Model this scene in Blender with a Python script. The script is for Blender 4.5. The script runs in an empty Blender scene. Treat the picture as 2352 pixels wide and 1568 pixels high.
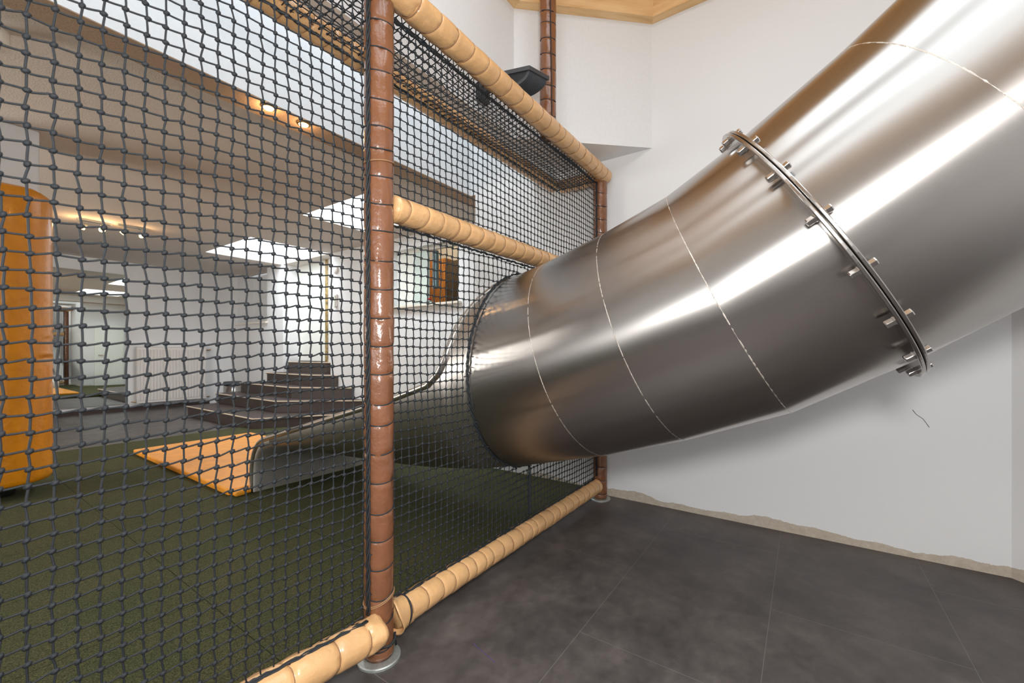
import bpy, math, random
import numpy as np
from mathutils import Vector, Matrix
R = math.radians
C = bpy.context.scene.collection
S = bpy.context.scene

# ------------------------------------------------------------------ camera, world, large lights, exposure
cam = bpy.data.cameras.new('camera'); camo = bpy.data.objects.new('camera', cam); C.objects.link(camo)
cam.sensor_width = 36; cam.lens = 970 / 2352 * 36; cam.shift_y = 22 / 2352; cam.clip_start = .02
cam.dof.use_dof = True; cam.dof.focus_distance = 2.1; cam.dof.aperture_fstop = 4.0
camo.location = (0, 0, 1.2); ALPHA = math.atan2(672, 970)
camo.rotation_euler = (R(90), 0, ALPHA - R(90)); S.camera = camo
S.view_settings.view_transform = 'Standard'; S.view_settings.look = 'None'
S.view_settings.gamma = 1; S.view_settings.use_curve_mapping = False
S.view_settings.exposure = 0.13
w = bpy.data.worlds.new('world'); S.world = w; w.use_nodes = True
w.node_tree.nodes['Background'].inputs[0].default_value = (.85, .92, 1, 1)
w.node_tree.nodes['Background'].inputs[1].default_value = .6
cy = S.cycles
cy.use_denoising = True; cy.max_bounces = 10; cy.diffuse_bounces = 5; cy.glossy_bounces = 5
cy.sample_clamp_indirect = 6; cy.caustics_reflective = False; cy.caustics_refractive = False
def area(name, loc, sx, sy, power, col=(1, 1, 1), rot=(0, 0, 0)):
    l = bpy.data.lights.new(name, 'AREA'); l.shape = 'RECTANGLE'; l.size = sx; l.size_y = sy; l.energy = power; l.color = col
    o = bpy.data.objects.new(name, l); C.objects.link(o); o.location = loc; o.rotation_euler = rot; return o
def point(name, loc, power, col, rad=.05):
    l = bpy.data.lights.new(name, 'POINT'); l.energy = power; l.color = col; l.shadow_soft_size = rad
    o = bpy.data.objects.new(name, l); C.objects.link(o); o.location = loc; return o
DAY = (.88, .95, 1); WARM = (1, .58, .26)
area('roof_light', (.2, -.5, 4.75), 3.4, 3.5, 125, DAY)                  # daylight through the roof lantern
area('well_light', (.3, 2.455, 4.3), 5.6, .6, 40, DAY)                   # gallery well behind the frame
area('stair_light', (3.78, 7.98, 3.7), 1.3, 1.5, 70, DAY)             # skylight over the stairs
area('hall_light', (3.5, 4.65, 3.7), .95, 1.4, 60, DAY)                # second skylight
area('left_window_light', (-2.9, -.4, 1.9), 1.2, 1.3, 26, DAY, (0, R(-90), 0))   # window in the wall beside the camera
area('rear_window_light', (-2.9, 6.5, 1.7), 1.6, 2.4, 140, (1, .97, .92), (0, R(-90), 0))  # added fill for the rear hall, no window stands here
point('camera_flash', (-.04, -.17, 1.58), 140, (1, .98, .96), .14)      # the photographer's flash

# ------------------------------------------------------------------ materials
def lin(c):
    return tuple(((v / 255 + .055) / 1.055) ** 2.4 if v / 255 > .04045 else v / 255 / 12.92 for v in c) + (1,)
class NT:
    def __init__(s, name):
        s.m = bpy.data.materials.new(name); s.m.use_nodes = True; s.t = s.m.node_tree; s.b = s.t.nodes['Principled BSDF']
    def n(s, typ, **kw):
        nd = s.t.nodes.new(typ)
        for k, v in kw.items():
            if k.startswith('i_'):
                key = k[2:]; key = int(key) if key.isdigit() else key.replace('_', ' ')
                nd.inputs[key].default_value = v
            else: setattr(nd, k, v)
        return nd
    def l(s, a, b): s.t.links.new(a, b)
    def co(s, scale=(1, 1, 1), out='Object'):
        tc = s.n('ShaderNodeTexCoord'); mp = s.n('ShaderNodeMapping'); mp.inputs['Scale'].default_value = scale
        s.l(tc.outputs[out], mp.inputs['Vector']); return mp.outputs['Vector']
    def noise(s, vec, scale, detail=3, rough=.5):
        nd = s.n('ShaderNodeTexNoise'); nd.inputs['Scale'].default_value = scale; nd.inputs['Detail'].default_value = detail
        nd.inputs['Roughness'].default_value = rough; s.l(vec, nd.inputs['Vector']); return nd.outputs['Fac']
    def ramp(s, fac, stops):
        nd = s.n('ShaderNodeValToRGB'); e = nd.color_ramp.elements
        while len(e) < len(stops): e.new(.5)
        for el, (p, c) in zip(e, stops): el.position = p; el.color = c
        s.l(fac, nd.inputs['Fac']); return nd.outputs['Color']
    def bump(s, fac, strength, dist=.01):
        nd = s.n('ShaderNodeBump'); nd.inputs['Strength'].default_value = strength; nd.inputs['Distance'].default_value = dist
        s.l(fac, nd.inputs['Height']); s.l(nd.outputs['Normal'], s.b.inputs['Normal']); return nd
    def set(s, **kw):
        for k, v in kw.items(): s.b.inputs[k.replace('_', ' ')].default_value = v
        return s
def plain(name, rgb, rough=.5, metal=0, nscale=0, nstr=.15, var=.06, ndist=.004):
    t = NT(name); t.set(Base_Color=lin(rgb), Roughness=rough, Metallic=metal)
    if nscale:
        v = t.co(); f = t.noise(v, nscale); c = lin(rgb)
        lo = tuple(x * (1 - var) for x in c[:3]) + (1,); hi = tuple(min(1, x * (1 + var)) for x in c[:3]) + (1,)
        t.l(t.ramp(f, [(.3, lo), (.7, hi)]), t.b.inputs['Base Color']); t.bump(f, nstr, ndist)
    return t.m
M = {}
M['wall'] = plain('white_plaster', (228, 229, 230), .8, 0, 60, .12, .02, .003)
M['ceiling'] = plain('rough_ceiling_plaster', (214, 205, 196), .85, 0, 90, .5, .05, .006)
M['soffit'] = plain('tan_plaster', (176, 150, 126), .85, 0, 110, .5, .06, .006)  # browner than the ceiling, for the beam underside
def wall_base():
    t = NT('plaster_with_bare_foot'); geo = t.n('ShaderNodeNewGeometry'); sp = t.n('ShaderNodeSeparateXYZ'); t.l(geo.outputs['Position'], sp.inputs[0])
    v = geo.outputs['Position']
    f = t.noise(v, 2.2, 2); g = t.noise(v, 26, 5, .7)
    a = t.n('ShaderNodeMath', operation='MULTIPLY', i_1=.18); t.l(f, a.inputs[0])
    b = t.n('ShaderNodeMath', operation='MULTIPLY', i_1=.03); t.l(g, b.inputs[0])
    c = t.n('ShaderNodeMath', operation='ADD'); t.l(a.outputs[0], c.inputs[0]); t.l(b.outputs[0], c.inputs[1])
    d = t.n('ShaderNodeMath', operation='SUBTRACT', i_1=.042); t.l(c.outputs[0], d.inputs[0])
    e = t.n('ShaderNodeMath', operation='LESS_THAN'); t.l(sp.outputs['Z'], e.inputs[0]); t.l(d.outputs[0], e.inputs[1])
    mx = t.n('ShaderNodeMix', data_type='RGBA'); t.l(e.outputs[0], mx.inputs[0])
    mx.inputs[6].default_value = lin((228, 229, 230))
    t.l(t.ramp(g, [(.3, lin((176, 164, 148))), (.7, lin((200, 190, 175)))]), mx.inputs[7])
    t.l(mx.outputs[2], t.b.inputs['Base Color']); t.set(Roughness=.75); t.bump(t.noise(v, 60), .12, .003); return t.m
M['wall_foot'] = wall_base()
def vinyl_floor():
    t = NT('charcoal_stone_tiles'); v = t.co()
    br = t.n('ShaderNodeTexBrick'); br.offset = .5; br.inputs['Scale'].default_value = 1
    br.inputs['Brick Width'].default_value = 1.3; br.inputs['Row Height'].default_value = .66; br.inputs['Mortar Size'].default_value = .0011; br.inputs['Mortar Smooth'].default_value = 0
    mp = t.n('ShaderNodeMapping'); mp.inputs['Location'].default_value = (-1.65 + 1.3 * 4, -.79 + .66 * 8, 0); t.l(v, mp.inputs[0]); t.l(mp.outputs[0], br.inputs['Vector'])
    f = t.noise(v, 2.6, 8, .68); g = t.noise(v, 14, 6, .6)
    col = t.ramp(f, [(.28, lin((62, 58, 57))), (.5, lin((84, 78, 76))), (.72, lin((104, 97, 93)))])
    col2 = t.ramp(g, [(.3, (.72, .72, .72, 1)), (.65, (1.08, 1.08, 1.08, 1))])
    mul = t.n('ShaderNodeMix', data_type='RGBA', blend_type='MULTIPLY'); mul.inputs[0].default_value = 1; t.l(col, mul.inputs[6]); t.l(col2, mul.inputs[7])
    mx = t.n('ShaderNodeMix', data_type='RGBA'); t.l(br.outputs['Fac'], mx.inputs[0]); t.l(mul.outputs[2], mx.inputs[6]); mx.inputs[7].default_value = lin((112, 107, 103))
    t.l(mx.outputs[2], t.b.inputs['Base Color'])
    t.l(t.ramp(g, [(.3, (.42,) * 3 + (1,)), (.7, (.58,) * 3 + (1,))]), t.b.inputs['Roughness']); t.bump(g, .08, .002); return t.m
M['floor'] = vinyl_floor()
def turf():
    t = NT('green_rubber_tiles'); v = t.co()
    br = t.n('ShaderNodeTexBrick'); br.offset = 0; br.inputs['Scale'].default_value = 1
    br.inputs['Brick Width'].default_value = .7; br.inputs['Row Height'].default_value = .7; br.inputs['Mortar Size'].default_value = .0022; br.inputs['Mortar Smooth'].default_value = .2
    mp = t.n('ShaderNodeMapping'); mp.inputs['Location'].default_value = (-.805 + 4.9, -3 + 4.9, 0); t.l(v, mp.inputs[0]); t.l(mp.outputs[0], br.inputs['Vector'])
    f = t.noise(v, 260, 2, .6); g = t.noise(v, 3, 3)
    a = t.ramp(f, [(.34, lin((40, 43, 28))), (.5, lin((68, 70, 45))), (.68, lin((98, 96, 64)))])
    b = t.ramp(g, [(.3, (.86, .92, .86, 1)), (.7, (1.1, 1.02, .98, 1))])
    mul = t.n('ShaderNodeMix', data_type='RGBA', blend_type='MULTIPLY'); mul.inputs[0].default_value = 1; t.l(a, mul.inputs[6]); t.l(b, mul.inputs[7])
    mx = t.n('ShaderNodeMix', data_type='RGBA'); t.l(br.outputs['Fac'], mx.inputs[0]); t.l(mul.outputs[2], mx.inputs[6]); mx.inputs[7].default_value = lin((30, 36, 20))
    t.l(mx.outputs[2], t.b.inputs['Base Color']); t.set(Roughness=.95); t.b.inputs['Specular IOR Level'].default_value = .2; t.bump(f, .6, .004); return t.m
M['turf'] = turf()
def vinyl(name, rgb, rough):
    t = NT(name); v = t.co(); f = t.noise(v, 9, 3); c = lin(rgb)
    t.l(t.ramp(f, [(.3, tuple(x * .88 for x in c[:3]) + (1,)), (.7, tuple(min(1, x * 1.08) for x in c[:3]) + (1,))]), t.b.inputs['Base Color'])
    t.set(Roughness=rough); t.b.inputs['Coat Weight'].default_value = .35; t.b.inputs['Coat Roughness'].default_value = .12
    g = t.noise(v, 26, 3, .55); t.bump(g, .4, .012); return t.m
M['brown'] = vinyl('brown_vinyl', (126, 82, 56), .24)
M['tan'] = vinyl('tan_vinyl', (218, 172, 120), .32)
M['orange'] = vinyl('orange_vinyl', (226, 144, 6), .4)
M['mat'] = vinyl('orange_mat_vinyl', (246, 160, 42), .45)
M['cord_black'] = plain('black_cord', (34, 38, 42), .6, 0, 700, .5, .3, .002)
M['cord_tan'] = plain('brown_thread', (150, 112, 78), .7)
M['net'] = plain('charcoal_net_twine', (27, 32, 37), .55, 0, 900, .5, .3, .002)
def steel(name, aniso, rough, tang=True, col=(178, 174, 170)):
    t = NT(name); t.set(Base_Color=lin(col), Metallic=1, Roughness=rough)
    t.b.inputs['Anisotropic'].default_value = aniso
    if tang:
        tn = t.n('ShaderNodeTangent', direction_type='UV_MAP'); tn.uv_map = 'UVMap'; t.l(tn.outputs[0], t.b.inputs['Tangent'])
    return t.m
M['steel'] = steel('brushed_steel', .9, .25)
M['steel_plain'] = steel('polished_steel', 0, .2, False)
M['steel_rim'] = steel('rim_steel', 0, .33, False, (196, 192, 186))
M['steel_bolt'] = steel('bolt_steel', 0, .14, False, (200, 198, 196))
M['zinc'] = plain('galvanised_steel', (188, 194, 190), .4, .7, 80, .1, .1)
M['weld'] = plain('weld_bead', (225, 218, 208), .3, 1, 420, .9, .1, .004)
M['black_plastic'] = plain('black_plastic', (62, 65, 69), .45)
M['stair'] = plain('dark_stair_stone', (62, 50, 45), .5, 0, 14, .05, .18)
M['nosing'] = plain('pale_nosing', (226, 206, 182), .35, 0)
M['radiator'] = plain('white_enamel', (228, 224, 220), .35)
M['doorwhite'] = plain('door_paint', (236, 238, 232), .4)
M['brass'] = plain('aged_brass', (150, 120, 70), .3, .9)
def wood():
    t = NT('knotty_pine'); v = t.co((1, 7, 7)); f = t.noise(v, 1.8, 6, .6); k = t.n('ShaderNodeTexVoronoi'); k.inputs['Scale'].default_value = 3.2; t.l(t.co((.8, 1, 1.6)), k.inputs['Vector'])
    a = t.ramp(f, [(.3, lin((190, 142, 92))), (.5, lin((224, 182, 128))), (.7, lin((238, 202, 152)))])
    kk = t.ramp(k.outputs['Distance'], [(0, lin((110, 66, 34))), (.1, lin((170, 118, 72))), (.16, (1, 1, 1, 1))])
    mul = t.n('ShaderNodeMix', data_type='RGBA', blend_type='MULTIPLY'); mul.inputs[0].default_value = 1; t.l(a, mul.inputs[6]); t.l(kk, mul.inputs[7])
    t.l(mul.outputs[2], t.b.inputs['Base Color']); t.set(Roughness=.55); t.bump(f, .15, .003); return t.m
M['wood'] = wood()
def panel_wood():
    t = NT('oak_panel'); v = t.co((12, 12, 1.5)); f = t.noise(v, 3, 6, .7)
    t.l(t.ramp(f, [(.35, lin((120, 70, 30))), (.6, lin((206, 140, 70)))]), t.b.inputs['Base Color']); t.set(Roughness=.4); return t.m
M['oak'] = panel_wood()
M['darkpanel'] = plain('dark_panel', (70, 56, 42), .4, 0, 18, .1, .4)
def pattern():
    t = NT('leaf_pattern'); v = t.co(); f = t.noise(v, 11, 5, .8)
    t.l(t.ramp(f, [(.35, lin((70, 60, 30))), (.5, lin((150, 128, 84))), (.6, lin((190, 164, 112)))]), t.b.inputs['Base Color']); return t.m
M['pattern'] = pattern()
M['teal'] = plain('blue_grey_paint', (104, 130, 138), .4)
M['paleglass'] = plain('pale_green_leaf', (206, 220, 214), .25)
M['sill'] = plain('cream_sill', (226, 218, 204), .35)
M['red'] = plain('red_plastic', (170, 16, 22), .35)
M['rubber'] = plain('dark_rubber', (24, 28, 20), .9)  # dark tone for the shade under the pillar pad and the wall scratch
M['skirting'] = plain('dark_skirting', (62, 50, 46), .5)
M['purple'] = plain('purple_chalk', (84, 66, 120), .9)
def mirror():
    t = NT('mirror'); t.set(Base_Color=(.80, .84, .80, 1), Metallic=1, Roughness=.0); return t.m
M['mirror'] = mirror()
def emit(name, col, s):
    t = NT(name); t.set(Base_Color=(.02, .02, .02, 1)); t.b.inputs['Emission Color'].default_value = col + (1,); t.b.inputs['Emission Strength'].default_value = s; return t.m
M['bulb'] = emit('lamp_glow', (1, .6, .22), 14)
def glass():
    t = NT('green_glass'); t.set(Base_Color=(.7, .85, .8, 1), Roughness=.05); t.b.inputs['Transmission Weight'].default_value = .8; return t.m
M['glass'] = glass()

# ------------------------------------------------------------------ mesh helpers
class MB:
    def __init__(s): s.v = []; s.f = []; s.uv = {}
    def add(s, verts, faces):
        b = len(s.v); s.v += [tuple(p) for p in verts]; s.f += [tuple(i + b for i in f) for f in faces]; return s
    def box(s, x0, x1, y0, y1, z0, z1):
        return s.add([(x0, y0, z0), (x1, y0, z0), (x1, y1, z0), (x0, y1, z0), (x0, y0, z1), (x1, y0, z1), (x1, y1, z1), (x0, y1, z1)],
                     [(0, 3, 2, 1), (4, 5, 6, 7), (0, 1, 5, 4), (1, 2, 6, 5), (2, 3, 7, 6), (3, 0, 4, 7)])
    def prism(s, pts, z0, z1):
        n = len(pts); a = sum(pts[i][0] * pts[(i + 1) % n][1] - pts[(i + 1) % n][0] * pts[i][1] for i in range(n))
        if a < 0: pts = pts[::-1]
        return s.add([(x, y, z0) for x, y in pts] + [(x, y, z1) for x, y in pts],
                     [tuple(range(n))[::-1], tuple(range(n, 2 * n))] + [(i, (i + 1) % n, (i + 1) % n + n, i + n) for i in range(n)])
    def tube(s, pts, r, n=8, closed=False, caps=True):
        P = [Vector(p) for p in pts]; m = len(P); rr = r if hasattr(r, '__len__') else [r] * m; vs = []
        up = None
        for i, p in enumerate(P):
            if closed: d = P[(i + 1) % m] - P[i - 1]
            else: d = P[min(i + 1, m - 1)] - P[max(i - 1, 0)]
            d.normalize()
            if up is None: up = Vector((0, 0, 1)) if abs(d.z) < .9 else Vector((1, 0, 0))
            u = d.cross(up)
            if u.length < 1e-4: u = d.orthogonal()
            u.normalize(); v = u.cross(d); up = v.copy() if False else up
            for k in range(n):
                a = 2 * math.pi * k / n; vs.append(p + (u * math.cos(a) + v * math.sin(a)) * rr[i])
        fs = []
        for i in range(m if closed else m - 1):
            j = (i + 1) % m
            for k in range(n): fs.append((i * n + k, i * n + (k + 1) % n, j * n + (k + 1) % n, j * n + k))
        if caps and not closed: fs += [tuple(range(n))[::-1], tuple(range((m - 1) * n, m * n))]
        return s.add(vs, fs)
    def lathe(s, prof, cx, cy, n=32, axis=None):
        vs = []; m = len(prof)
        for (r, z) in prof:
            for k in range(n): a = 2 * math.pi * k / n; vs.append((cx + r * math.cos(a), cy + r * math.sin(a), z))
        fs = [(i * n + k, i * n + (k + 1) % n, (i + 1) * n + (k + 1) % n, (i + 1) * n + k) for i in range(m - 1) for k in range(n)]
        fs += [tuple(range(n))[::-1], tuple(range((m - 1) * n, m * n))]
        return s.add(vs, fs)
    def build(s, name, mat, parent=None, smooth=False, bevel=0, uv=None):
        me = bpy.data.meshes.new(name); me.from_pydata(s.v, [], s.f); me.update()
        me.materials.append(mat)
        if smooth: me.shade_smooth()
        o = bpy.data.objects.new(name, me); C.objects.link(o)
        if bevel:
            b = o.modifiers.new('bevel', 'BEVEL'); b.width = bevel; b.segments = 3; b.limit_method = 'ANGLE'; b.harden_normals = False
        if parent:
            o.parent = parent; o.location = -Vector(parent.location)
        return o
def tag(o, label=None, cat=None, group=None, kind=None):
    if label: o['label'] = label
    if cat: o['category'] = cat
    if group: o['group'] = group
    if kind: o['kind'] = kind
    return o
def struct(name, mb, mat, parent=None, **k):
    o = mb.build(name, mat, parent, **k)
    if not parent: o['kind'] = 'structure'
    return o
def thing(name, loc, label, cat, group=None):
    o = bpy.data.objects.new(name, None); C.objects.link(o); o.location = loc; o.empty_display_size = .1
    return tag(o, label, cat, group)

# ------------------------------------------------------------------ the setting
XW = 3.34; XR = 4.45; CH = 2.98
struct('floor', MB().prism([(-3.2, -2.8), (5.2, -2.8), (5.2, 11.6), (-3.2, 11.6)], -.1, 0), M['floor'])
turf_o = MB().prism([(-3, 1.47), (XW, 1.47), (XW, 2.77), (XR, 2.77), (XR, 5.78), (2.98, 6.76), (2.98, 7.08), (-3, 7.08)], 0, .04).build('play_mat_floor', M['turf'])
tag(turf_o, 'green rubber safety flooring behind the climbing net', 'flooring')
# right wall with the bare strip at its foot, and the alcove wall behind it
struct('wall_right', MB().prism([(XW, -.9), (XW, 2.77), (XR + .3, 2.77), (XR + .3, -.9)], 0, 4.4), M['wall_foot'])
struct('wall_diagonal', MB().prism([(XW, -.9), (1.64, -2.6), (1.85, -2.81), (XW + .3, -1.02), (XW + .3, -.9)], 0, 4.4), M['wall_foot'])
struct('wall_rear', MB().box(-3.2, 1.75, -2.8, -2.6, 0, 4.4), M['wall'])
# left wall with window beside the camera
struct('wall_left', MB().box(-3.2, -3, -2.8, 11.4, 0, 4.4), M['wall'])
# upper bulkhead: white wall above the climbing frame, octagonal
bulk = [(-3, 1.782), (2.597, 1.782), (XW, .98), (XW, 2.08), (-3, 2.08)]
struct('wall_upper', MB().prism(bulk, 2.788, 4.4), M['wall'])
struct('trim_1', MB().box(-3, XR + .3, 2.83, 3.04, 2.8, 4.4).box(XW, XR + .3, 2.77, 2.83, 2.8, 4.4), M['wall'])
struct('trim_2', MB().box(-3, XR, 2.831, 3.039, 2.795, 2.80).box(XW, XR, 2.77, 2.831, 2.795, 2.80), M['soffit'])
# rear hall ceiling with two light wells
H1 = (3.1, 4.45, 7.12, 8.85); H2 = (2.98, 4.0, 3.95, 5.4)
mb = MB()
def slab(x0, x1, y0, y1): mb.box(x0, x1, y0, y1, CH, CH + .1)
slab(-3, 2.98, 3.04, 11.2); slab(2.98, 4.75, 3.04, 3.95); slab(4.0, 4.75, 3.95, 5.4); slab(2.98, 4.75, 5.4, 7.12); slab(2.98, 3.1, 7.12, 8.85); slab(4.45, 4.75, 7.12, 8.85) ; slab(2.98, 4.75, 8.85, 11.2)
struct('ceiling', mb, M['ceiling'])
def well(name, x0, x1, y0, y1, z0, z1):
    m = MB(); t = .05
    m.box(x0 - t, x0, y0 - t, y1 + t, z0, z1); m.box(x1, x1 + t, y0 - t, y1 + t, z0, z1); m.box(x0, x1, y0 - t, y0, z0, z1); m.box(x0, x1, y1, y1 + t, z0, z1)
    m.box(x0 - t, x1 + t, y0 - t, y1 + t, z1, z1 + t)
    struct(name, m, M['wall'])
well('trim_3', *H1, CH + .1, 3.72); well('trim_4', *H2, CH + .1, 3.72)
struct('trim_5', MB().box(-3, XW, 2.0, 2.9, 4.34, 4.4), M['wall'])      # lid of the gallery well
# wall with the pass-through window and the stair niche
WY0, WY1, WZ = 4.0, 5.42, 1.90
mb = MB()
mb.box(XR, XR + .3, 2.77, WY0, 0, CH); mb.box(XR, XR + .3, WY0, WY1, 0, WZ); mb.box(XR, XR + .3, WY1, 7.11, 0, CH); mb.box(XR, XR + .3, WY0, WY1, 2.78, CH)
struct('wall_stairs', mb, M['wall'])
mb = MB(); mb.box(XR, XR + .5, 8.8, 9.47, 0, CH); mb.box(XR, XR + .5, 9.47, 10.87, 0, 1.84); mb.box(XR + .35, XR + .5, 9.47, 10.87, 1.84, CH); mb.box(XR, XR + .5, 10.87, 11.4, 0, CH)
struct('wall_hall', mb, M['wall'])
struct('trim_6', MB().box(XR - .05, XR + .35, 9.43, 10.9, 1.80, 1.84), M['sill'])
struct('wall_niche', MB().box(XR + .3, 5.6, 6.9, 7.11, 0, CH + .8), M['wall'])
struct('wall_niche_back', MB().box(5.05, 5.2, 7.11, 9.6, 0, CH + .8).box(XR + .01, XR + .6, 8.86, 9.05, 0, CH + .8), M['wall'])
struct('wall_back', MB().box(-3.2, 4.95, 11.2, 11.4, 0, 3.1), M['wall'])
struct('baseboard_back', MB().box(-3, 4.0, 11.185, 11.2, 0, .075), M['skirting'])
mir = struct('window_1', MB().box(-.6, 2.54, 11.17, 11.198, .14, 2.72), M['mirror']); mir.name = 'wall_mirror'; del mir['kind']
tag(mir, 'large frameless mirror on the far wall beside the radiator', 'mirror')
# door behind the right wall, seen in the mirror
d = struct('door_1', MB().box(3.66, 4.40, 2.772, 2.80, 0.04, 2.06), M['doorwhite'])
struct('door_handle', MB().tube([(3.76, 2.80, 1.06), (3.76, 2.84, 1.06), (3.87, 2.84, 1.06)], .01), M['brass'], d)
# near-room ceiling and pine rim round the octagon
mb = MB(); z = 4.32
mb.box(-3, XW, -2.6, -2.2, z, 4.4); mb.box(-3, XW, 1.2, 1.782, z, 4.4); mb.box(-3, -1.3, -2.2, 1.2, z, 4.4); mb.box(1.75, XW, -2.2, 1.2, z, 4.4)
struct('ceiling_lantern', mb, M['wood'])
mb = MB().box(.5, .95, -2.2, 1.2, z + .02, 4.4).box(-.65, -.2, -2.2, 1.2, z + .02, 4.4)  # unseen strips added to break the roof light into stripes on the tube
mb.box(-1.6, 2.0, -2.35, -2.25, 4.4, 4.8).box(-1.6, 2.0, 1.25, 1.35, 4.4, 4.8).box(-1.6, -1.5, -2.35, 1.35, 4.4, 4.8).box(1.9, 2.0, -2.35, 1.35, 4.4, 4.8)
struct('ceiling_upper', mb, M['wall'])
def rims(pts, names, d=.075, h=.56):
    P = [Vector(p) for p in pts]; n = len(P); inn = []
    nr = [Vector(((b - a).normalized().y, -(b - a).normalized().x)) for a, b in zip(P[:-1], P[1:])]
    for i, p in enumerate(P):
        if i in (0, n - 1): inn.append(p + nr[min(i, n - 2)] * d); continue
        m = (nr[i - 1] + nr[i]).normalized(); inn.append(p + m * d / m.dot(nr[i]))
    for i, name in enumerate(names):
        a, b = P[i], P[i + 1]; t = (b - a).normalized(); v = Vector((-t.y, t.x)); q = [a - v * -.0, b, inn[i + 1], inn[i]]
        loc = [((p - a).dot(t), (p - a).dot(v)) for p in q]
        o = MB().prism(loc, 0, h).build(name, M['wood']); o['kind'] = 'structure'
        o.matrix_world = Matrix(((t.x, v.x, 0, a.x), (t.y, v.y, 0, a.y), (0, 0, 1, 3.755), (0, 0, 0, 1)))
rims([(-3, 1.782), (2.597, 1.782), (3.34, .98), (3.34, -.9), (1.64, -2.6), (-3, -2.6)], ['trim_7', 'trim_8', 'trim_9', 'trim_10', 'trim_12'])
# small marks: chalk lines on the floor, pencil squiggle on the wall
fl = bpy.data.objects['floor']
for a, b in (((1.335, 1.12), (1.30, .98)), ((1.02, 1.14), (.97, 1.02))):
    MB().tube([(a[0], a[1], .0008), (b[0], b[1], .0008)], .0015, 4).build('chalk_mark', M['purple'], fl)
MB().tube([(3.339, -.515, .86), (3.339, -.53, .835), (3.339, -.56, .81), (3.339, -.585, .765)], .0012, 4).build('hairline_scratch', M['rubber'], bpy.data.objects['wall_right'])

# ------------------------------------------------------------------ pass-through window and what stands in it
wn = struct('window_2', MB().box(XR + .12, XR + .18, WY0, WY0 + .04, WZ, 2.78).box(XR + .12, XR + .18, WY1 - .04, WY1, WZ, 2.78).box(XR + .12, XR + .18, WY0, WY1, 2.74, 2.78), M['doorwhite'])
struct('window_leaf', MB().box(XR + .13, XR + .17, 4.74, 5.06, WZ + .02, 2.74), M['paleglass'], wn)
struct('window_leaf', MB().box(XR + .13, XR + .17, 5.06, 5.38, WZ + .02, 2.74), M['doorwhite'], wn)
struct('blue_jamb', MB().box(XR + .19, XR + .24, 4.62, 4.70, 2.16, 2.74), M['teal'], wn)
struct('sill', MB().box(XR - .07, XR + .3, WY0 - .06, WY1 + .05, WZ - .035, WZ), M['sill'], wn, bevel=.005)
struct('wall_kitchen', MB().box(6.6, 6.7, 2.9, 6.75, .9, 3.8).box(XR + .3, 6.7, 3.0, 3.1, .9, 3.8).box(XR + .3, 6.7, 6.65, 6.75, .9, 3.8).box(XR + .3, 6.7, 3, 6.7, 3.7, 3.8).box(XR + .2, XR + .3, 3, 6.7, CH, 3.8).box(XR + .3, 6.7, 3, 6.7, .9, 1.0), M['wall'])
tag(MB().box(6.3, 6.55, 6.02, 6.6, 1.0, 3.1).build('wooden_cabinet', M['oak'], bevel=.01), 'warmly lit wooden cabinet seen through the wall opening', 'cabinet')
tag(MB().box(6.3, 6.55, 4.9, 5.98, 1.0, 3.02).build('dark_cabinet', M['darkpanel'], bevel=.01), 'dark brown cabinet seen through the wall opening', 'cabinet')
point('kitchen_lamp', (5.6, 5.9, 3.2), 14, (1, .78, .5), .06)
jar = thing('glass_jar', (XR + .02, 4.6, WZ), 'small glass jar with red lid on the window sill', 'jar')
MB().lathe([(.035, 0), (.048, .008), (.048, .04), (.03, .06)], 0, 0, 20).build('jar_body', M['glass'], None, True).parent = jar
MB().lathe([(.031, .06), (.033, .064), (.033, .08), (.028, .085)], 0, 0, 20).build('lid', M['red'], None, True).parent = jar
ph = thing('wall_intercom', (XR, 6.93, 2.0), 'white intercom handset on the wall beside the steps', 'intercom')
MB().box(-.03, 0, -.045, .045, .0, .22).build('intercom_body', M['radiator'], bevel=.006).parent = ph
MB().box(-.05, -.03, -.025, .02, -.02, .2).build('handset', M['doorwhite'], bevel=.008).parent = ph
t_ = MB().lathe([(.07, 0), (.07, .02), (.05, .03)], 0, 0, 24).build('alarm_disc', M['radiator'], None, True)
t_.rotation_euler = (0, R(-90), 0); t_.location = (XR, 6.93, 2.66); tag(t_, 'round white alarm disc high on the wall above the intercom', 'alarm')
# door at the top of the steps and patterned strip
struct('door_2', MB().prism([(4.80, 9.4), (4.72, 7.72), (4.76, 7.72), (4.84, 9.4)], 1.0, 3.7), M['doorwhite'])
struct('trim_11', MB().box(4.71, 4.74, 7.585, 7.715, .985, 3.5), M['pattern'])

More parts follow.
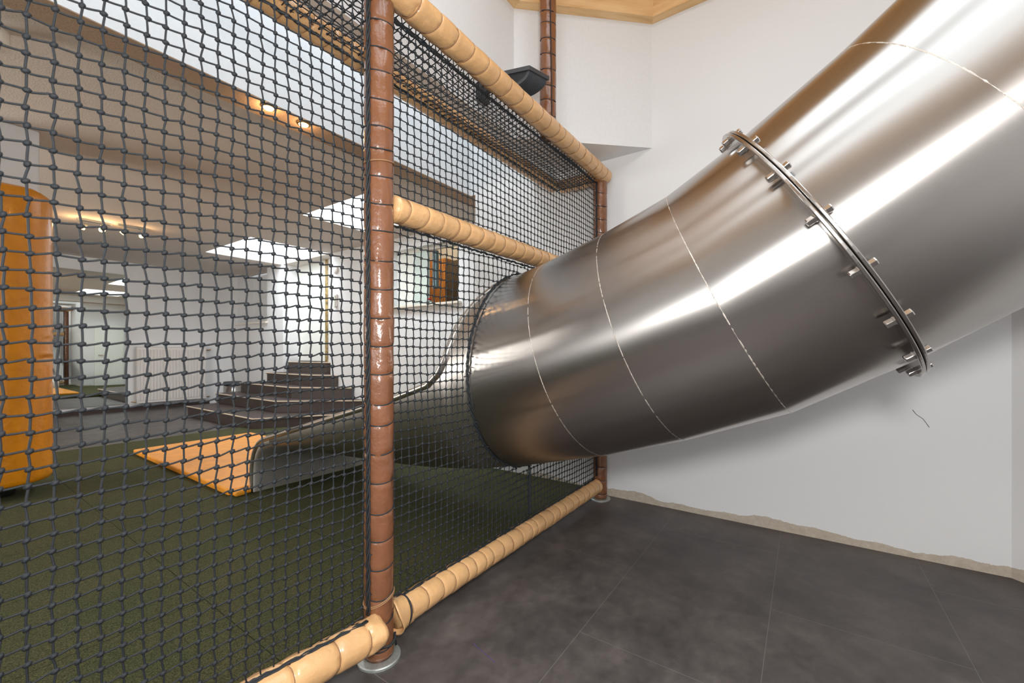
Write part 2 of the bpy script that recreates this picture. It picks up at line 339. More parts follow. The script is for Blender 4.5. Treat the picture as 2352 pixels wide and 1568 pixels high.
# ------------------------------------------------------------------ steps
struct('trim_13', MB().box(4.7, 4.75, 7.12, 7.585, .985, 3.7), M['wall'])
st = thing('staircase', (3.7, 8, 0), 'dark stone corner staircase with pale nosing on its steps', 'stairs')
steps = [([(3.0, 9.36), (3.0, 6.8), (4.44, 5.84), (4.44, 9.36)], 0, .19),
         ([(3.5, 9.45), (3.5, 7.17), (4.43, 5.98), (4.44, 9.45)], .19, .38),
         ([(3.87, 9.3), (3.87, 7.37), (4.42, 6.39), (4.44, 9.3)], .38, .57),
         ([(4.2, 8.94), (4.2, 7.4), (4.42, 6.86), (4.7, 7.14), (4.7, 8.84)], .57, .77),
         ([(4.5, 8.71), (4.6, 7.48), (4.66, 7.14), (5.04, 7.14), (5.04, 8.71)], .77, .985)]
for pts, z0, z1 in steps:
    s_ = MB().prism(pts, z0 + .001, z1 - .03).build('step', M['stair'], st)
    def off(p, d=.015): return p
    c = Vector((4.6, 8.6)); q = []
    for p in pts:
        v = Vector(p); q.append((p[0] - (.02 if p[0] < 4.3 else 0), p[1] - (.02 if p[1] < 8 else 0)))
    MB().prism(q, z1 - .028, z1).build('tread', M['stair'], s_)
    s_.children[0].location = (0, 0, 0)
    n_ = MB()
    n_.tube([(q[0][0], q[0][1], z1 - .006), (q[1][0], q[1][1], z1 - .006), (q[2][0], q[2][1], z1 - .006)], .009, 6).build('nosing', M['nosing'], s_).location = (0, 0, 0)
# bin
bn = thing('waste_bin', (4.12, 10.3, 0), 'round steel waste bin standing behind the steps', 'bin')
MB().lathe([(.15, 0), (.17, .02), (.17, .47)], 0, 0, 32).build('bin_body', M['steel_plain'], None, True).parent = bn
MB().lathe([(.178, .47), (.18, .5), (.165, .535), (.12, .54)], 0, 0, 32).build('lid', M['black_plastic'], None, True).parent = bn
# radiator
rd = thing('radiator', (3.3, 11.13, .14), 'white ribbed panel radiator on the far wall', 'radiator')
mb = MB(); mb.box(-.6, .6, -.04, .04, 0, 1.14)
for i in range(22):
    x = -.57 + i * .0543; mb.tube([(x, -.042, .05), (x, -.042, 1.09)], .017, 8)
mb.build('panel', M['radiator'], bevel=0).parent = rd
MB().box(-.6, .6, -.05, .06, 1.14, 1.155).build('top_grille', M['radiator']).parent = rd
MB().tube([(.61, -.01, 1.08), (.68, -.01, 1.08), (.7, -.01, 1.1)], .014).build('valve', M['brass']).parent = rd
MB().tube([(-.61, 0, .03), (-.66, 0, .03), (-.66, .06, .03)], .01).build('pipe', M['brass']).parent = rd
MB().tube([(.61, 0, .03), (.68, 0, .03), (.68, .06, .03)], .01).build('pipe', M['brass']).parent = rd

# ------------------------------------------------------------------ pillar with orange pad
pl = thing('padded_pillar', (.42, 5.32, .04), 'white square pillar wrapped in a round orange vinyl pad', 'pillar')
MB().box(.205, .635, 5.105, 5.535, .3, CH).build('pillar_core', M['wall'], pl, bevel=.012)
MB().lathe([(.11, .04), (.11, .3)], .42, 5.32, 24).build('foot', M['rubber'], pl, True)  # dark stub added in place of the shade under the pad
mb = MB(); n = 96; zs = np.concatenate([[.15, .156, .17], np.arange(.19, 2.46, .02), [2.475, 2.485, 2.49, 2.492]]); random.seed(3)
folds = [(random.uniform(0, 2 * math.pi), random.choice([.27, .3, .45, .62, .9, 1.0, 1.1, 1.25, 1.32, 1.55, .36]), random.uniform(.25, .5)) for _ in range(46)]
vs = []
for z in zs:
    for k in range(n):
        a = 2 * math.pi * k / n; r = .315
        if z < .165: r -= .012 * (.17 - z) / .02
        if z > 2.47: r -= .03 * (z - 2.47) / .02
        for (fa, fz, wd) in folds:
            da = (a - fa + math.pi) % (2 * math.pi) - math.pi
            if abs(da) < wd:
                zz = z - fz - .05 * math.cos(da / wd * math.pi / 2) * 1.0
                r -= .008 * math.exp(-(zz / .012) ** 2) * math.cos(da / wd * math.pi / 2) - .005 * math.exp(-((zz - .025) / .012) ** 2) * math.cos(da / wd * math.pi / 2)
        vs.append((.42 + r * math.cos(a), 5.32 + r * math.sin(a), z + (.008 * math.sin(5 * a) if z > 2.4 else 0)))
m = len(zs)
mb.add(vs, [(i * n + k, i * n + (k + 1) % n, (i + 1) * n + (k + 1) % n, (i + 1) * n + k) for i in range(m - 1) for k in range(n)] + [tuple(range(n))[::-1], tuple(range((m - 1) * n, m * n))])
mb.build('vinyl_pad', M['orange'], pl, True)

# ------------------------------------------------------------------ orange landing mat
lm = thing('landing_mat', (1.5, 3.9, .04), 'flat orange landing mat on the green floor at the slide exit', 'mat')
MB().box(1.48, 2.72, 3.78, 6.22, .042, .092).build('mat_body', M['mat'], lm, bevel=.014)
MB().box(1.5, 1.58, 3.70, 3.79, .042, .086).build('corner_flap', M['mat'], lm, bevel=.016)
MB().box(1.585, 1.66, 3.72, 3.785, .042, .08).build('corner_flap', M['mat'], lm, bevel=.014)

# ------------------------------------------------------------------ padded tubes
def padded(p0, p1, r, cords, rng, tilt=.25, segs=36, flare=False, rib=None, amp=.09):
    """cover and cord meshes of a foam-padded tube whose vinyl is cinched by cords at the distances CORDS"""
    p0 = Vector(p0); p1 = Vector(p1); L = (p1 - p0).length; t = (p1 - p0) / L
    up = Vector((0, 0, 1)) if abs(t.z) < .9 else Vector((1, 0, 0)); u = t.cross(up).normalized(); v = u.cross(t)
    P0 = np.array(p0); T = np.array(t); U = np.array(u); V = np.array(v)
    ss = np.linspace(0, L, int(L / .0055)); A = np.linspace(0, 2 * np.pi, segs, endpoint=False)
    SS, AA = np.meshgrid(ss, A, indexing='ij'); rad = np.full(SS.shape, r)
    tl = [tilt + rng.uniform(-.12, .12) for _ in cords]
    rad += r * .03 * np.sin(SS * 23 + 3 * np.sin(AA + SS * 4)) * .5
    for c, ti in zip(cords, tl):
        dd = SS - (c + ti * r * np.cos(AA - .6)); ad = np.abs(dd)
        rad -= r * amp * np.exp(-ad / .006)
        for _ in range(7):
            pa = rng.uniform(0, 2 * np.pi); sg = rng.choice([1, 1, -.6]); sd = rng.choice([-1, 1]); wd = rng.uniform(.08, .2); ln = rng.uniform(.015, .035)
            da = (AA - pa + np.pi) % (2 * np.pi) - np.pi
            rad -= sg * r * .11 * np.exp(-(da / wd) ** 2) * np.exp(-ad / ln) * (dd * sd > 0)
    if flare:
        e = np.clip((SS - (L - .05)) / .05, 0, 1); rad *= 1 + .13 * e * np.sin(3 * AA + 1) - .05 * e ** 4
    for e0 in (0, L):
        rad *= np.where(np.abs(SS - e0) < .006, .9, 1)
    pts = P0 + SS[..., None] * T + rad[..., None] * (np.cos(AA)[..., None] * U + np.sin(AA)[..., None] * V)
    m = len(ss); n = segs; cov = MB()
    fs = [(i * n + k, i * n + (k + 1) % n, (i + 1) * n + (k + 1) % n, (i + 1) * n + k) for i in range(m - 1) for k in range(n)]
    fs += [tuple(range(n))[::-1], tuple(range((m - 1) * n, m * n))]
    cov.add(pts.reshape(-1, 3).tolist(), fs)
    cd = []
    for c, ti in zip(cords, tl):
        ring = []
        for k in range(28):
            a = 2 * math.pi * k / 28; s = c + ti * r * math.cos(a - .6)
            ring.append(p0 + t * s + (u * math.cos(a) + v * math.sin(a)) * (r * (1 - amp * .8)))
        q = MB(); q.tube(ring, .0028, 6, closed=True); cd.append(q)
    if rib is not None:
        line = [p0 + t * s + (u * math.cos(rib) + v * math.sin(rib)) * (r * 1.0 - .002 * math.cos(s * 60)) for s in np.arange(.02, L - .02, .02)]
        q = MB(); q.tube(line, .0026, 6); cd.append(q)
    return cov, cd
def cordlist(L, step, rng, start=.05):
    out = []; s = start
    while s < L - .03: out.append(s); s += step * rng.choice([1, 1, 1, 1.05, .95, .75]) 
    return out
RB = .0565
def beam(p0, p1, label, r=.056, step=.098, seed=0, name='padded_beam', mat='tan', cord='cord_tan', group='tan padded beams of the climbing frame', **k):
    rng = random.Random(seed); L = (Vector(p1) - Vector(p0)).length
    th = thing(name, p0, label, 'beam' if mat == 'tan' else 'post', group)
    cov, cd = padded(p0, p1, r, cordlist(L, step, rng), rng, **k)
    cov.build('vinyl_cover', M[mat], th, True); [q.build('binding_cord', M[cord], th, True) for q in cd]
    return th
# posts
G = 'brown padded posts of the climbing frame'
def post(x, y, z0, z1, label, seed, step=.107, plate=True):
    th = beam((x, y, z0), (x, y, z1), label, r=RB, step=step, seed=seed, name='padded_post', mat='brown', cord='cord_black', group=G, tilt=.3, amp=.07)
    if plate:
        MB().lathe([(.083, 0), (.083, .008), (.079, .011), (.06, .012)], x, y, 40).build('base_plate', M['zinc'], th, False)
    return th
NP = (1.064, 1.372)
pn = post(NP[0], NP[1], .013, 3.0, 'brown padded post nearest the camera, standing between the two nets', 1)
pf = post(3.23, 1.367, .013, 2.58, 'brown padded post at the right wall, behind the steel slide tube', 2)
pu = post(2.545, 1.46, 2.668, 4.3, 'brown padded post rising above the top beam beside the floodlight', 3, plate=False)
# vertical black cord on the upper post
MB().tube([(2.497, 1.43, 4.25), (2.50, 1.415, 3.5), (2.508, 1.41, 3.0), (2.51, 1.41, 2.72)], .004, 6).build('hanging_cord', M['cord_black'], pu, True)
# knots of cord low on the near post
MB().tube([(1.03, 1.327, .07), (1.07, 1.311, .066), (1.10, 1.32, .072), (1.112, 1.335, .085), (1.103, 1.322, .06), (1.108, 1.324, .045)], .005, 6).build('knot', M['cord_black'], pn, True)
tn_ = MB()
for dz in (0, .006):
    tn_.tube([(1.064 + .0575 * math.cos(a), 1.372 + .0575 * math.sin(a), .235 + dz + .02 * math.cos(a + .5)) for a in np.linspace(0, 2 * math.pi, 30, endpoint=False)], .003, 6, closed=True)
tn_.build('tan_tie', M['cord_tan'], pn, True)
MB().tube([(1.064 + .058 * math.cos(a), 1.372 + .058 * math.sin(a), 1.93 + .008 * math.cos(a)) for a in np.linspace(0, 2 * math.pi, 30, endpoint=False)], .003, 6, closed=True).build('tan_tie', M['cord_tan'], pn, True)
# beams
beam((1.135, 1.37, .128), (3.165, 1.367, .122), 'tan padded beam along the floor between near post and right wall', seed=5, rib=2.3, step=.092)
beam((-.25, 1.50, .13), (1.03, 1.315, .148), 'tan padded beam at floor level below the large net, ending at the near post', seed=6, flare=True, rib=2.3, step=.15, r=.06, amp=.16)
beam((1.12, 1.37, 1.775), (3.17, 1.37, 1.785), 'tan padded beam at mid height passing behind the slide tube', seed=7, rib=-2.4)
beam((-.5, 1.325, 2.62), (3.27, 1.335, 2.62), 'tan padded beam at the top front edge of the frame', seed=8, rib=-2.4, r=.058, step=.105)
beam((-.5, 1.78, 2.62), (3.20, 1.78, 2.62), 'tan padded beam at the top rear edge, under the white upper wall', seed=9, step=.105, rib=2.3)
beam((3.235, 1.40, 2.615), (3.235, 1.725, 2.615), 'short tan padded beam joining the two top beams at the right wall', seed=10, step=.1)

cf = [o for o in C.objects if o.name.startswith('padded_beam')][0]
mb = MB(); n = 28; vs = []
for (x, r_) in ((1.19, .0585), (1.16, .061), (1.135, .066), (1.122, .072), (1.124, .066), (1.15, .054)):
    for k in range(n):
        a = 2 * math.pi * k / n; q = r_ * (1 + .07 * math.sin(3 * a + 2)); vs.append((x + .012 * math.sin(a * 2), 1.37 + q * math.cos(a), .128 + q * math.sin(a) * .97))
mb.add(vs, [(i * n + k, i * n + (k + 1) % n, (i + 1) * n + (k + 1) % n, (i + 1) * n + k) for i in range(5) for k in range(n)])
mb.build('open_cuff', M['tan'], cf, True)
MB().tube([(1.175 + .01 * math.sin(a), 1.37 + .061 * math.cos(a), .128 + .061 * math.sin(a)) for a in np.linspace(0, 2 * math.pi, 30, endpoint=False)], .0038, 6, closed=True).build('black_tie', M['cord_black'], cf, True)
# ------------------------------------------------------------------ nets
MESH = .0394
def net(name, fn, iu, jv, keep, label, rw, seed=0, wave=1.0, group='black knotted safety nets of the climbing frame', snap=None, extra=None):
    """knotted net: fn(u, v) -> point, knots at (iu, jv) steps of MESH"""
    rng = np.random.default_rng(seed); nu, nv = len(iu), len(jv)
    Ugrid, Vgrid = np.meshgrid(np.array(iu) * MESH, np.array(jv) * MESH, indexing='ij')
    ju = .0011 * wave * rng.standard_normal(Ugrid.shape) + .004 * wave * np.sin(Vgrid * 6 + Ugrid * 3)
    jw = .0016 * wave * rng.standard_normal(Ugrid.shape) + .005 * wave * np.sin(Ugrid * 5 + 1.3 + Vgrid * 2)
    edge = np.zeros_like(ju); out = .006 * wave * np.sin(Ugrid * 4) * np.sin(Vgrid * 3)
    K = np.zeros((nu, nv, 3)); ok = np.zeros((nu, nv), bool); UV = np.stack([Ugrid + ju, Vgrid + jw], -1)
    for i in range(nu):
        for j in range(nv):
            ok[i, j] = keep(UV[i, j, 0], UV[i, j, 1])
            K[i, j] = fn(UV[i, j, 0], UV[i, j, 1], out[i, j])
    V = []; F = []
    def strand(uv0, uv1, horiz, o0, o1):
        s = .0048 * (1 if horiz else .6); d = np.array(uv1) - np.array(uv0)
        nrm = np.array([-d[1], d[0]]) / (np.linalg.norm(d) + 1e-9)
        b = rng.uniform(.3, 1.1) * s * (1 if horiz else rng.choice([-1, 1]))
        ctr = []
        for q, a in ((0, 0), (.16, -.6), (.5, -.05), (.84, .7), (1, 0)):
            p = np.array(uv0) + d * q + nrm * b * a; ctr.append(fn(p[0], p[1], o0 + (o1 - o0) * q))
        ctr = np.array(ctr); dd = np.gradient(ctr, axis=0); dd /= np.linalg.norm(dd, axis=1)[:, None] + 1e-12
        ref = np.array([.3, .9, .2]); a1 = np.cross(dd, ref); a1 /= np.linalg.norm(a1, axis=1)[:, None] + 1e-12; a2 = np.cross(dd, a1)
        b0 = len(V)
        for c_, e1, e2 in zip(ctr, a1, a2):
            for k in range(5):
                an = 2 * math.pi * k / 5; V.append(tuple(c_ + rw * (math.cos(an) * e1 + math.sin(an) * e2)))
        for i in range(4):
            for k in range(5): F.append((b0 + i * 5 + k, b0 + i * 5 + (k + 1) % 5, b0 + (i + 1) * 5 + (k + 1) % 5, b0 + (i + 1) * 5 + k))
    def knot(p, a):
        b0 = len(V); r = rw * 2.6; ca, sa = math.cos(a), math.sin(a)
        prof = [(-1, .35), (-.55, .85), (.1, 1), (.65, .75), (1, .3)]
        for (h, q) in prof:
            for k in range(6):
                an = 2 * math.pi * k / 6; x = h * r * 1.15; yy = q * r * math.cos(an) * .9; zz = q * r * math.sin(an)
                V.append((p[0] + x * ca - zz * sa, p[1] + yy, p[2] + x * sa + zz * ca))
        for i in range(4):
            for k in range(6): F.append((b0 + i * 6 + k, b0 + i * 6 + (k + 1) % 6, b0 + (i + 1) * 6 + (k + 1) % 6, b0 + (i + 1) * 6 + k))
        F.append(tuple(b0 + k for k in range(6))[::-1]); F.append(tuple(b0 + 24 + k for k in range(6)))
    for i in range(nu):
        for j in range(nv):
            if ok[i, j]: knot(K[i, j], rng.uniform(.2, 1.1))
            for di, dj, hz in ((1, 0, True), (0, 1, False)):
                a, b = i + di, j + dj
                if a >= nu or b >= nv: continue
                A, B = UV[i, j], UV[a, b]
                if ok[i, j] and ok[a, b]: strand(A, B, hz, out[i, j], out[a, b])
                elif snap and (ok[i, j] != ok[a, b]):
                    inn, ou = (A, B) if ok[i, j] else (B, A)
                    s = snap(inn, ou)
                    if s is not None and np.linalg.norm(np.array(s) - inn) < MESH * 1.6: strand(inn, s, hz, 0, 0)
    th = thing(name, fn(UV[0, 0, 0], UV[0, 0, 1], 0), label, 'net', group)
    m_ = MB(); m_.v = V; m_.f = F; m_.build('mesh_twine', M['net'], th, True)
    if extra:
        for nm, pts in extra:
            e = MB()
            for st_ in range(3):
                q = [(x + .006 * math.cos(i * 1.1 + st_ * 2.1), y + .006 * math.sin(i * 1.1 + st_ * 2.1), z + .004 * math.sin(i * 2.3 + st_)) for i, (x, y, z) in enumerate(pts)]
                e.tube(q, .0036, 6)
            for i in range(0, len(pts) - 1, 1 if nm == 'collar_rope' else 3):
                sc_ = .02 if nm == 'collar_rope' else .012
                x, y, z = pts[i]; dx, dy, dz = [rng.uniform(-sc_, sc_) for _ in range(3)]
                e.tube([(x, y, z), (x + dx, y + dy, z + dz)], .0028, 5)
            e.build(nm, M['cord_black'], th, True)
    return th
def yl(u): return 1.372 + .06 * max(0, (1.0 - u)) * .55
def left_fn(u, v, o): return np.array([u, yl(u) + o - .004, v])
def vert_line(x, y, z0, z1, s=.025): return [(x, y, zz) for zz in np.arange(z0, z1, s)]
def hor_line(x0, x1, y, z, s=.025): return [(xx, y, z) for xx in np.arange(x0, x1, s)]
net('safety_net', left_fn, range(-12, 26), range(5, 68), lambda u, v: u < 1.0 and v > .19 - .0, 'large black knotted net between the frame edge and the near post', .0026, 1,
    extra=[('lacing_rope', vert_line(1.002, 1.355, .2, 2.6)), ('edge_rope', [(x, 1.455 - .13 * (x + .1) + .005, .195 + .012 * x) for x in np.arange(-.2, .98, .03)])])
# tube section data (shared with the slide)
XT = 2.165; RT = .546
Q = [np.array(q) for q in ([XT, 1.37, 1.085], [XT, 1.0, 1.18], [XT, .635, 1.297], [XT, .284, 1.436], [XT, -.033, 1.622], [XT, -.41, 1.88], [XT, -1.33, 2.62], [XT, -2.25, 3.40])]
EA, EB = RT + .006, (RT + .006) / math.cos(math.atan2(Q[1][2] - Q[0][2], .37))
def ell(u, v): return ((u - XT) / EA) ** 2 + ((v - 1.087) / EB) ** 2
def snap(inn, ou):
    inn = np.array(inn); ou = np.array(ou)
    if ell(*ou) > 1: return None
    lo, hi = 0., 1.
    for _ in range(18):
        m = (lo + hi) / 2
        if ell(*(inn + (ou - inn) * m)) > 1: lo = m
        else: hi = m
    return inn + (ou - inn) * hi
fn_r = lambda u, v, o: np.array([u, 1.385 + o, v])
net('safety_net', fn_r, range(29, 81), range(46, 68), lambda u, v: 1.12 < u < 3.18 and 1.80 < v < 2.64, 'black net above the mid-height beam, from near post to right wall', .0025, 2,
    extra=[('lacing_rope', vert_line(3.165, 1.37, 1.8, 2.56)), ('edge_rope', hor_line(1.12, 3.2, 1.385, 2.555))])
ringp = [(XT + (EA + .006) * math.cos(a), 1.385, 1.087 + (EB + .006) * math.sin(a)) for a in np.linspace(0, 2 * math.pi, 150)]
net('safety_net', fn_r, range(29, 81), range(4, 46), lambda u, v: 1.12 < u < 3.18 and .175 < v < 1.735 and ell(u, v) > 1.04, 'black net pierced by the steel tube, below the mid-height beam', .0025, 3, snap=snap,
    extra=[('lacing_rope', vert_line(3.165, 1.37, .2, 1.72)), ('edge_rope', hor_line(1.12, 3.2, 1.385, 1.715)), ('bottom_rope', hor_line(1.14, 3.15, 1.38, .182)), ('collar_rope', ringp), ('seam_rope', vert_line(XT + .02, 1.385, .2, .53, .02))])
top_fn = lambda u, v, o: np.array([u, v, 2.60 + o * 1.5 - .03 * math.sin(max(0, min(1, (v - 1.37) / .4)) * math.pi)])
net('safety_net', top_fn, range(-12, 82), range(35, 46), lambda u, v: u < 3.2 and 1.36 < v < 1.76, 'narrow horizontal black net stretched between the two top beams', .0025, 4,
    extra=[('edge_rope', hor_line(-.4, 3.2, 1.745, 2.575)), ('end_rope', [(3.2, y, 2.575) for y in np.arange(1.39, 1.75, .03)])])

# ------------------------------------------------------------------ steel tube slide
sl = thing('tube_slide', (XT, 2.5, .04), 'brushed steel tube slide passing through the net to its exit', 'slide')
def frame(d):
    d = d / np.linalg.norm(d); u = np.array([1., 0, 0]); v = np.cross(d, u); v /= np.linalg.norm(v)
    if v[2] < 0: v = -v
    return d, u, v
def ring_at(i, n, r, d):
    """points of the mitred joint ring I; d: direction of the section it bounds"""
    dn = d / np.linalg.norm(d)
    if 0 < i < len(Q) - 1:
        a = Q[i] - Q[i - 1]; b = Q[i + 1] - Q[i]; nr = a / np.linalg.norm(a) + b / np.linalg.norm(b)
    else: nr = dn
    if i == 0: nr = np.array([0, 1., 0])
    nr = nr / np.linalg.norm(nr); _, u, v = frame(dn); out = []
    for k in range(n):
        a = 2 * math.pi * k / n; o = (math.cos(a) * u + math.sin(a) * v) * r; out.append(Q[i] + o - dn * (o @ nr) / (dn @ nr))
    return np.array(out)
def uvmesh(name, grid, mat, parent, closed, solid=.004, us=None):
    """grid[i][k]: i along the slide, k around; UV u along the slide"""
    m, n = grid.shape[:2]; g = grid.reshape(-1, 3); f = []; uvs = []
    kk = n if closed else n - 1
    for i in range(m - 1):
        for k in range(kk):
            k2 = (k + 1) % n; f.append((i * n + k, (i + 1) * n + k, (i + 1) * n + k2, i * n + k2))
            u0, u1 = i / (m - 1) * us, (i + 1) / (m - 1) * us; v0, v1 = k / kk * 3.43, (k + 1) / kk * 3.43
            uvs += [(u0, v0), (u1, v0), (u1, v1), (u0, v1)]
    me = bpy.data.meshes.new(name); me.from_pydata(g.tolist(), [], f); uvl = me.uv_layers.new(name='UVMap')
    for l_, q in zip(uvl.data, uvs): l_.uv = q
    me.materials.append(mat); me.shade_smooth(); me.update()
    o = bpy.data.objects.new(name, me); C.objects.link(o); o.parent = parent; o.location = -Vector(parent.location)
    if solid:
        s = o.modifiers.new('solid', 'SOLIDIFY'); s.thickness = solid; s.offset = -1; s.use_rim = False
    return o
NS = 160; rng = np.random.default_rng(5)
for i in range(len(Q) - 1):
    d = Q[i + 1] - Q[i]; A = ring_at(i, NS, RT, d); B = ring_at(i + 1, NS, RT, d)
    m = 10; grid = np.array([A + (B - A) * t for t in np.linspace(0, 1, m)])
    sec = uvmesh('tube_section', grid, M['steel'], sl, True, us=float(np.linalg.norm(d)))
    if i in (1, 2, 3, 5):
        rr = ring_at(i, 420, RT + .0012, d); wb = MB()
        wb.tube([tuple(p) for p in rr], [.0030 + .0012 * rng.random() for _ in rr], 6, closed=True)
        o = wb.build('weld_seam', M['weld'], sec, True); o.location = (0, 0, 0)
# longitudinal weld of the upper section
d5 = Q[6] - Q[5]; dn, u5, v5 = frame(d5); a5 = R(161); off5 = (math.cos(a5) * u5 + math.sin(a5) * v5) * (RT + .001)
lw = MB().tube([tuple(Q[5] + off5 + dn * s) for s in np.arange(.0, .9, .05)], .0018, 6).build('weld_seam', M['weld'], sl, True)
# flanges and bolts
a_ = Q[4] - Q[3]; b_ = Q[5] - Q[4]; nf = a_ / np.linalg.norm(a_) + b_ / np.linalg.norm(b_); nf /= np.linalg.norm(nf); _, uf, vf = frame(nf)
def flange(c, th_, ro):
    mb = MB(); n = 160; vs = []
    prof = [(RT - .004, -th_ / 2), (ro - .002, -th_ / 2), (ro, -th_ / 2 + .002), (ro, th_ / 2 - .002), (ro - .002, th_ / 2), (RT - .004, th_ / 2)]
    for k in range(n):
        a = 2 * math.pi * k / n; e = math.cos(a) * uf + math.sin(a) * vf
        for (r, h) in prof: vs.append(tuple(c + e * r + nf * h))
    p = len(prof); fs = [(k * p + i, ((k + 1) % n) * p + i, ((k + 1) % n) * p + (i + 1) % p, k * p + (i + 1) % p) for k in range(n) for i in range(p)]
    mb.add(vs, fs); return mb
F1 = flange(Q[4] - nf * .0078, .0125, RT + .060).build('flange', M['steel_plain'], sl, False)
F2 = flange(Q[4] + nf * .0078, .0125, RT + .057).build('flange', M['steel_plain'], sl, False)
for f_ in (F1, F2):
    b = f_.modifiers.new('bevel', 'BEVEL'); b.width = .0015; b.segments = 2; b.limit_method = 'ANGLE'
NB = 18
for k in range(NB):
    a = 2 * math.pi * (k + .05) / NB; e = math.cos(a) * uf + math.sin(a) * vf; c = Q[4] + e * (RT + .034); tt = math.sin(a) * uf * -1 + math.cos(a) * vf
    for side, parent_ in ((-1, F1), (1, F2)):
        mb = MB(); vs = []; ph_ = k * .7
        prof = [(.0115, .010), (.0115, .0125), (.0125, .0125), (.0135, .028), (.012, .0305), (0.006, .031)] if side > 0 else [(.016, .010), (.016, .0125), (.0138, .0125), (.0138, .032), (.0118, .036), (.004, .037)]
        for (r, h) in prof:
            for q in range(6):
                an = math.pi / 3 * q + ph_; vs.append(tuple(c + nf * side * (h + .004) + (e * math.cos(an) + tt * math.sin(an)) * r))
        n = 6; m = len(prof); fs = [(i * n + q, i * n + (q + 1) % n, (i + 1) * n + (q + 1) % n, (i + 1) * n + q) for i in range(m - 1) for q in range(n)] + [tuple(range((m - 1) * n, m * n))]
        mb.add(vs, fs); bo = mb.build('bolt', M['steel_bolt'], parent_); bo.location = (0, 0, 0)
        bv = bo.modifiers.new('bevel', 'BEVEL'); bv.width = .0015; bv.segments = 2

# exit chute: from closed tube to open trough to rounded lip
def interp(x, xs, ys): return float(np.interp(x, xs, ys))
def smooth(xs, ys, x):
    return interp(x, xs, ys)
ZR = lambda y: 1.083 - (y - 1.37) * .27
def ZB(y): return interp(y, [1.37, 1.6, 1.8, 2.0, 2.2, 2.5, 2.9, 3.4], [.522, .468, .434, .412, .404, .402, .402, .402])
def TM(y): return interp(y, [1.37, 1.412, 1.425, 1.45, 1.49, 1.52, 1.545, 1.56, 1.60, 1.68, 1.95], [180, 180, 158, 146, 136, 125, 112, 103, 96, 91.5, 90])
def EX(y): return interp(y, [1.9, 2.6, 3.4], [1.0, 1.25, 1.6])
ys = np.concatenate([np.arange(1.37, 1.62, .012), np.arange(1.62, 3.45, .06), [3.45]])
# path continues as (rim y,z) / (bottom y,z) beyond 3.45
rimt = [(3.5, .506), (3.56, .488), (3.61, .46), (3.655, .42), (3.69, .37), (3.715, .31), (3.73, .24), (3.735, .17), (3.735, .1), (3.735, .045)]
bott = [(3.49, .402), (3.54, .398), (3.58, .386), (3.617, .364), (3.648, .332), (3.672, .292), (3.69, .236), (3.70, .17), (3.705, .1), (3.705, .045)]
st_ = [((y, ZR(y)), (y, ZB(y)), TM(y), EX(y)) for y in ys] + [(r_, b_2, 90, 1.6 + .25 * i) for i, (r_, b_2) in enumerate(zip(rimt, bott))]
M['steel_matte'] = steel('matte_steel', .2, .55, True, (205, 202, 198)); M['steel_chute'] = steel('chute_steel', .6, .38)
NA = 81; grid = []; rimL = []; rimR = []
for (ry, rz), (by, bz), tm, ex in st_:
    row = []; hw = interp(ry, [1.37, 2.2, 3.4, 3.8], [RT, RT, .53, .53])
    for k in range(NA):
        s = -1 + 2 * k / (NA - 1); th_ = R(tm) * s; sn = math.sin(th_); cs = math.cos(th_)
        if abs(th_) <= math.pi / 2 + 1e-6:
            x = hw * math.copysign(abs(sn) ** (1 / ex), sn); f = abs(cs) ** (1 / ex)
            row.append((XT + x, ry + (by - ry) * f, rz + (bz - rz) * f))
        else: row.append((XT + hw * sn, ry, rz - RT / math.cos(.26) * cs))
    grid.append(row); rimL.append(row[0]); rimR.append(row[-1])
nl = len(ys)
ch = uvmesh('exit_chute', np.array(grid[:nl]), M['steel_chute'], sl, False, us=2.2)
lip = uvmesh('exit_lip', np.array(grid[nl - 1:]), M['steel_matte'], sl, False, us=.5)
first = next(i for i, s_ in enumerate(st_) if s_[2] < 180)
arch = []
path = rimL[::-1][:len(rimL) - first] + [(XT, 1.412, ZR(1.412) + RT / math.cos(.26))] + rimR[first:]
MB().tube(path, .019, 14).build('rim_pipe', M['steel_rim'], sl, True)

# ------------------------------------------------------------------ floodlight above the top beam
fc = Vector((2.30, 1.50, 3.0)); fo = thing('floodlight', fc, 'black floodlight with curved ribbed underside above the top beam', 'lamp')
e1 = (Vector((2.414, 1.373, 0)) - Vector((2.247, 1.423, 0))); e2 = (Vector((2.19, 1.62, 0)) - Vector((2.247, 1.423, 0)))
L1, L2 = e1.length, e2.length; c0 = Vector((2.247, 1.423, 3.0))
T1 = e1.normalized(); T2 = e2.normalized()
def fbox(mb, a0, a1, b0, b1, z0, z1):
    P = [c0 + T1 * a + T2 * b + Vector((0, 0, z)) for z in (z0, z1) for a, b in ((a0, b0), (a1, b0), (a1, b1), (a0, b1))]
    mb.add(P, [(0, 3, 2, 1), (4, 5, 6, 7), (0, 1, 5, 4), (1, 2, 6, 5), (2, 3, 7, 6), (3, 0, 4, 7)])
mb = MB(); fbox(mb, 0, L1, 0, L2, -.028, 0); mb.build('rim_frame', M['black_plastic'], fo, bevel=.003)
mb = MB()
nfin = 13
for i in range(nfin):
    a = .012 + (L1 - .03) * i / (nfin - 1)
    pr = [(.01, -.028)] + [(.01 + (L2 - .02) * (1 - math.cos(q)), -.028 - .095 * math.sin(q)) for q in np.linspace(.08, math.pi / 2, 12)] + [(L2 - .01, -.028)]
    n = len(pr); V_ = [c0 + T1 * aa + T2 * b + Vector((0, 0, z)) for aa in (a, a + .005) for b, z in pr]
    mb.add(V_, [tuple(range(n)), tuple(range(n, 2 * n))[::-1]] + [(k, k + n, (k + 1) % n + n, (k + 1) % n) for k in range(n)])
mb.build('cooling_fins', M['black_plastic'], fo)
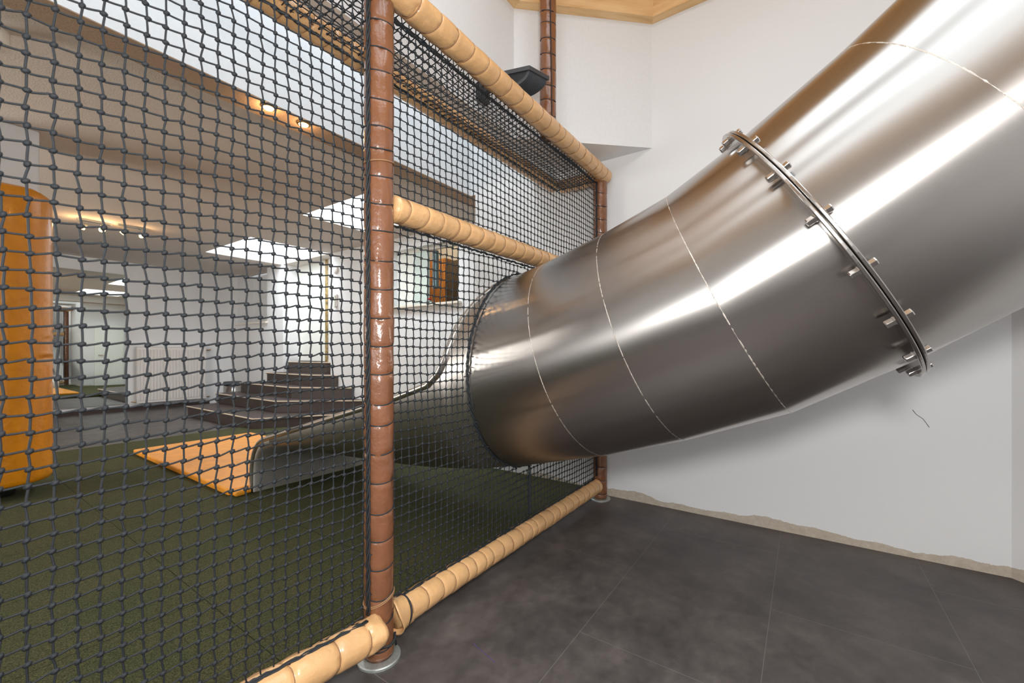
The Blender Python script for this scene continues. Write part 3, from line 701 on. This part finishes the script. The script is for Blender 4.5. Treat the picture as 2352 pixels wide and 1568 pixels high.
mb = MB(); pr = [(.018, -.026)] + [(.026 + (L2 - .036) * (1 - math.cos(q)), -.026 - .080 * math.sin(q)) for q in np.linspace(.08, math.pi / 2, 12)] + [(L2 - .018, -.026)]
n = len(pr); V_ = [c0 + T1 * aa + T2 * b + Vector((0, 0, z)) for aa in (.012, L1 - .015) for b, z in pr]
mb.add(V_, [tuple(range(n)), tuple(range(n, 2 * n))[::-1]] + [(k, k + n, (k + 1) % n + n, (k + 1) % n) for k in range(n)])
mb.build('housing', M['black_plastic'], fo)
MB().tube([(2.27, 1.57, 2.95), (2.22, 1.65, 2.92), (2.2, 1.78, 2.91)], .012, 8).build('bracket', M['black_plastic'], fo)
MB().box(2.15, 2.25, 1.74, 1.78, 2.86, 2.96).build('wall_plate', M['black_plastic'], fo)

# ------------------------------------------------------------------ ceiling spotlights
def spot_bar(x, y, heads, label, power, zc=CH, size=.024, bar=.16):
    th = thing('ceiling_spotlight', (x, y, zc), label, 'lamp', 'warm spotlights on the ceiling')
    MB().box(-bar / 2, bar / 2, -.03, .03, -.02, 0).build('mounting_bar', M['zinc'], None, bevel=.004).parent = th
    for (dx, dy, tx, ty) in heads:
        d = Vector((tx, ty, -1)).normalized(); p = Vector((dx, dy, -.02)); q = p + Vector((0, 0, -.05)); e = q + d * .07
        h = MB().tube([p, q], .006, 8).tube([q - d * .01, q + d * .02, e], [size * .5, size * .8, size * 1.15], 16, caps=True).build('lamp_head', M['zinc'], None, True); h.parent = th
        g = MB().tube([e + d * .001, e + d * .004], size, 16).build('bulb', M['bulb']); g.parent = h
        point('spot', Vector((x, y, zc)) + e + d * .03, power, WARM, .02)
    return th
spot_bar(1.5, 8.0, [(-.08, 0, -.9, -.4), (.06, 0, .1, -1.3)], 'brighter of two warm ceiling spotlights near the orange pillar', 3, size=.034, bar=.34)
spot_bar(1.88, 7.9, [(-.07, 0, -.8, .3), (.07, 0, .3, -.8)], 'smaller ceiling spotlight bar further from the orange pillar', 1.6, size=.032, bar=.34)
for x, y, pw, lb in ((1.36, 2.875, 1.6, 'warm recessed spotlight in the tan beam underside, nearer the frame edge'), (1.60, 2.885, 1.0, 'warm recessed spotlight in the tan beam underside, nearer the brown post')):
    th = thing('recessed_spotlight', (x, y, 2.795), lb, 'lamp', 'recessed spotlights in the beam')
    MB().lathe([(.042, -.010), (.044, -.004), (.044, 0), (.03, 0)], 0, 0, 28).build('trim_ring', M['brass'], None, True).parent = th
    MB().lathe([(.028, -.016), (.032, -.0102)], 0, 0, 24).build('bulb', M['bulb'], None).parent = th
    point('spot', (x, y, 2.745), pw, WARM, .02)
sd = MB().lathe([(.035, -.09), (.045, -.08), (.045, -.01), (.03, 0)], 0, 0, 24).build('ceiling_fitting', M['sill'], None, True)
sd.location = (.30, 3.66, CH); tag(sd, 'small round cream fitting on the ceiling at the frame edge', 'lamp')
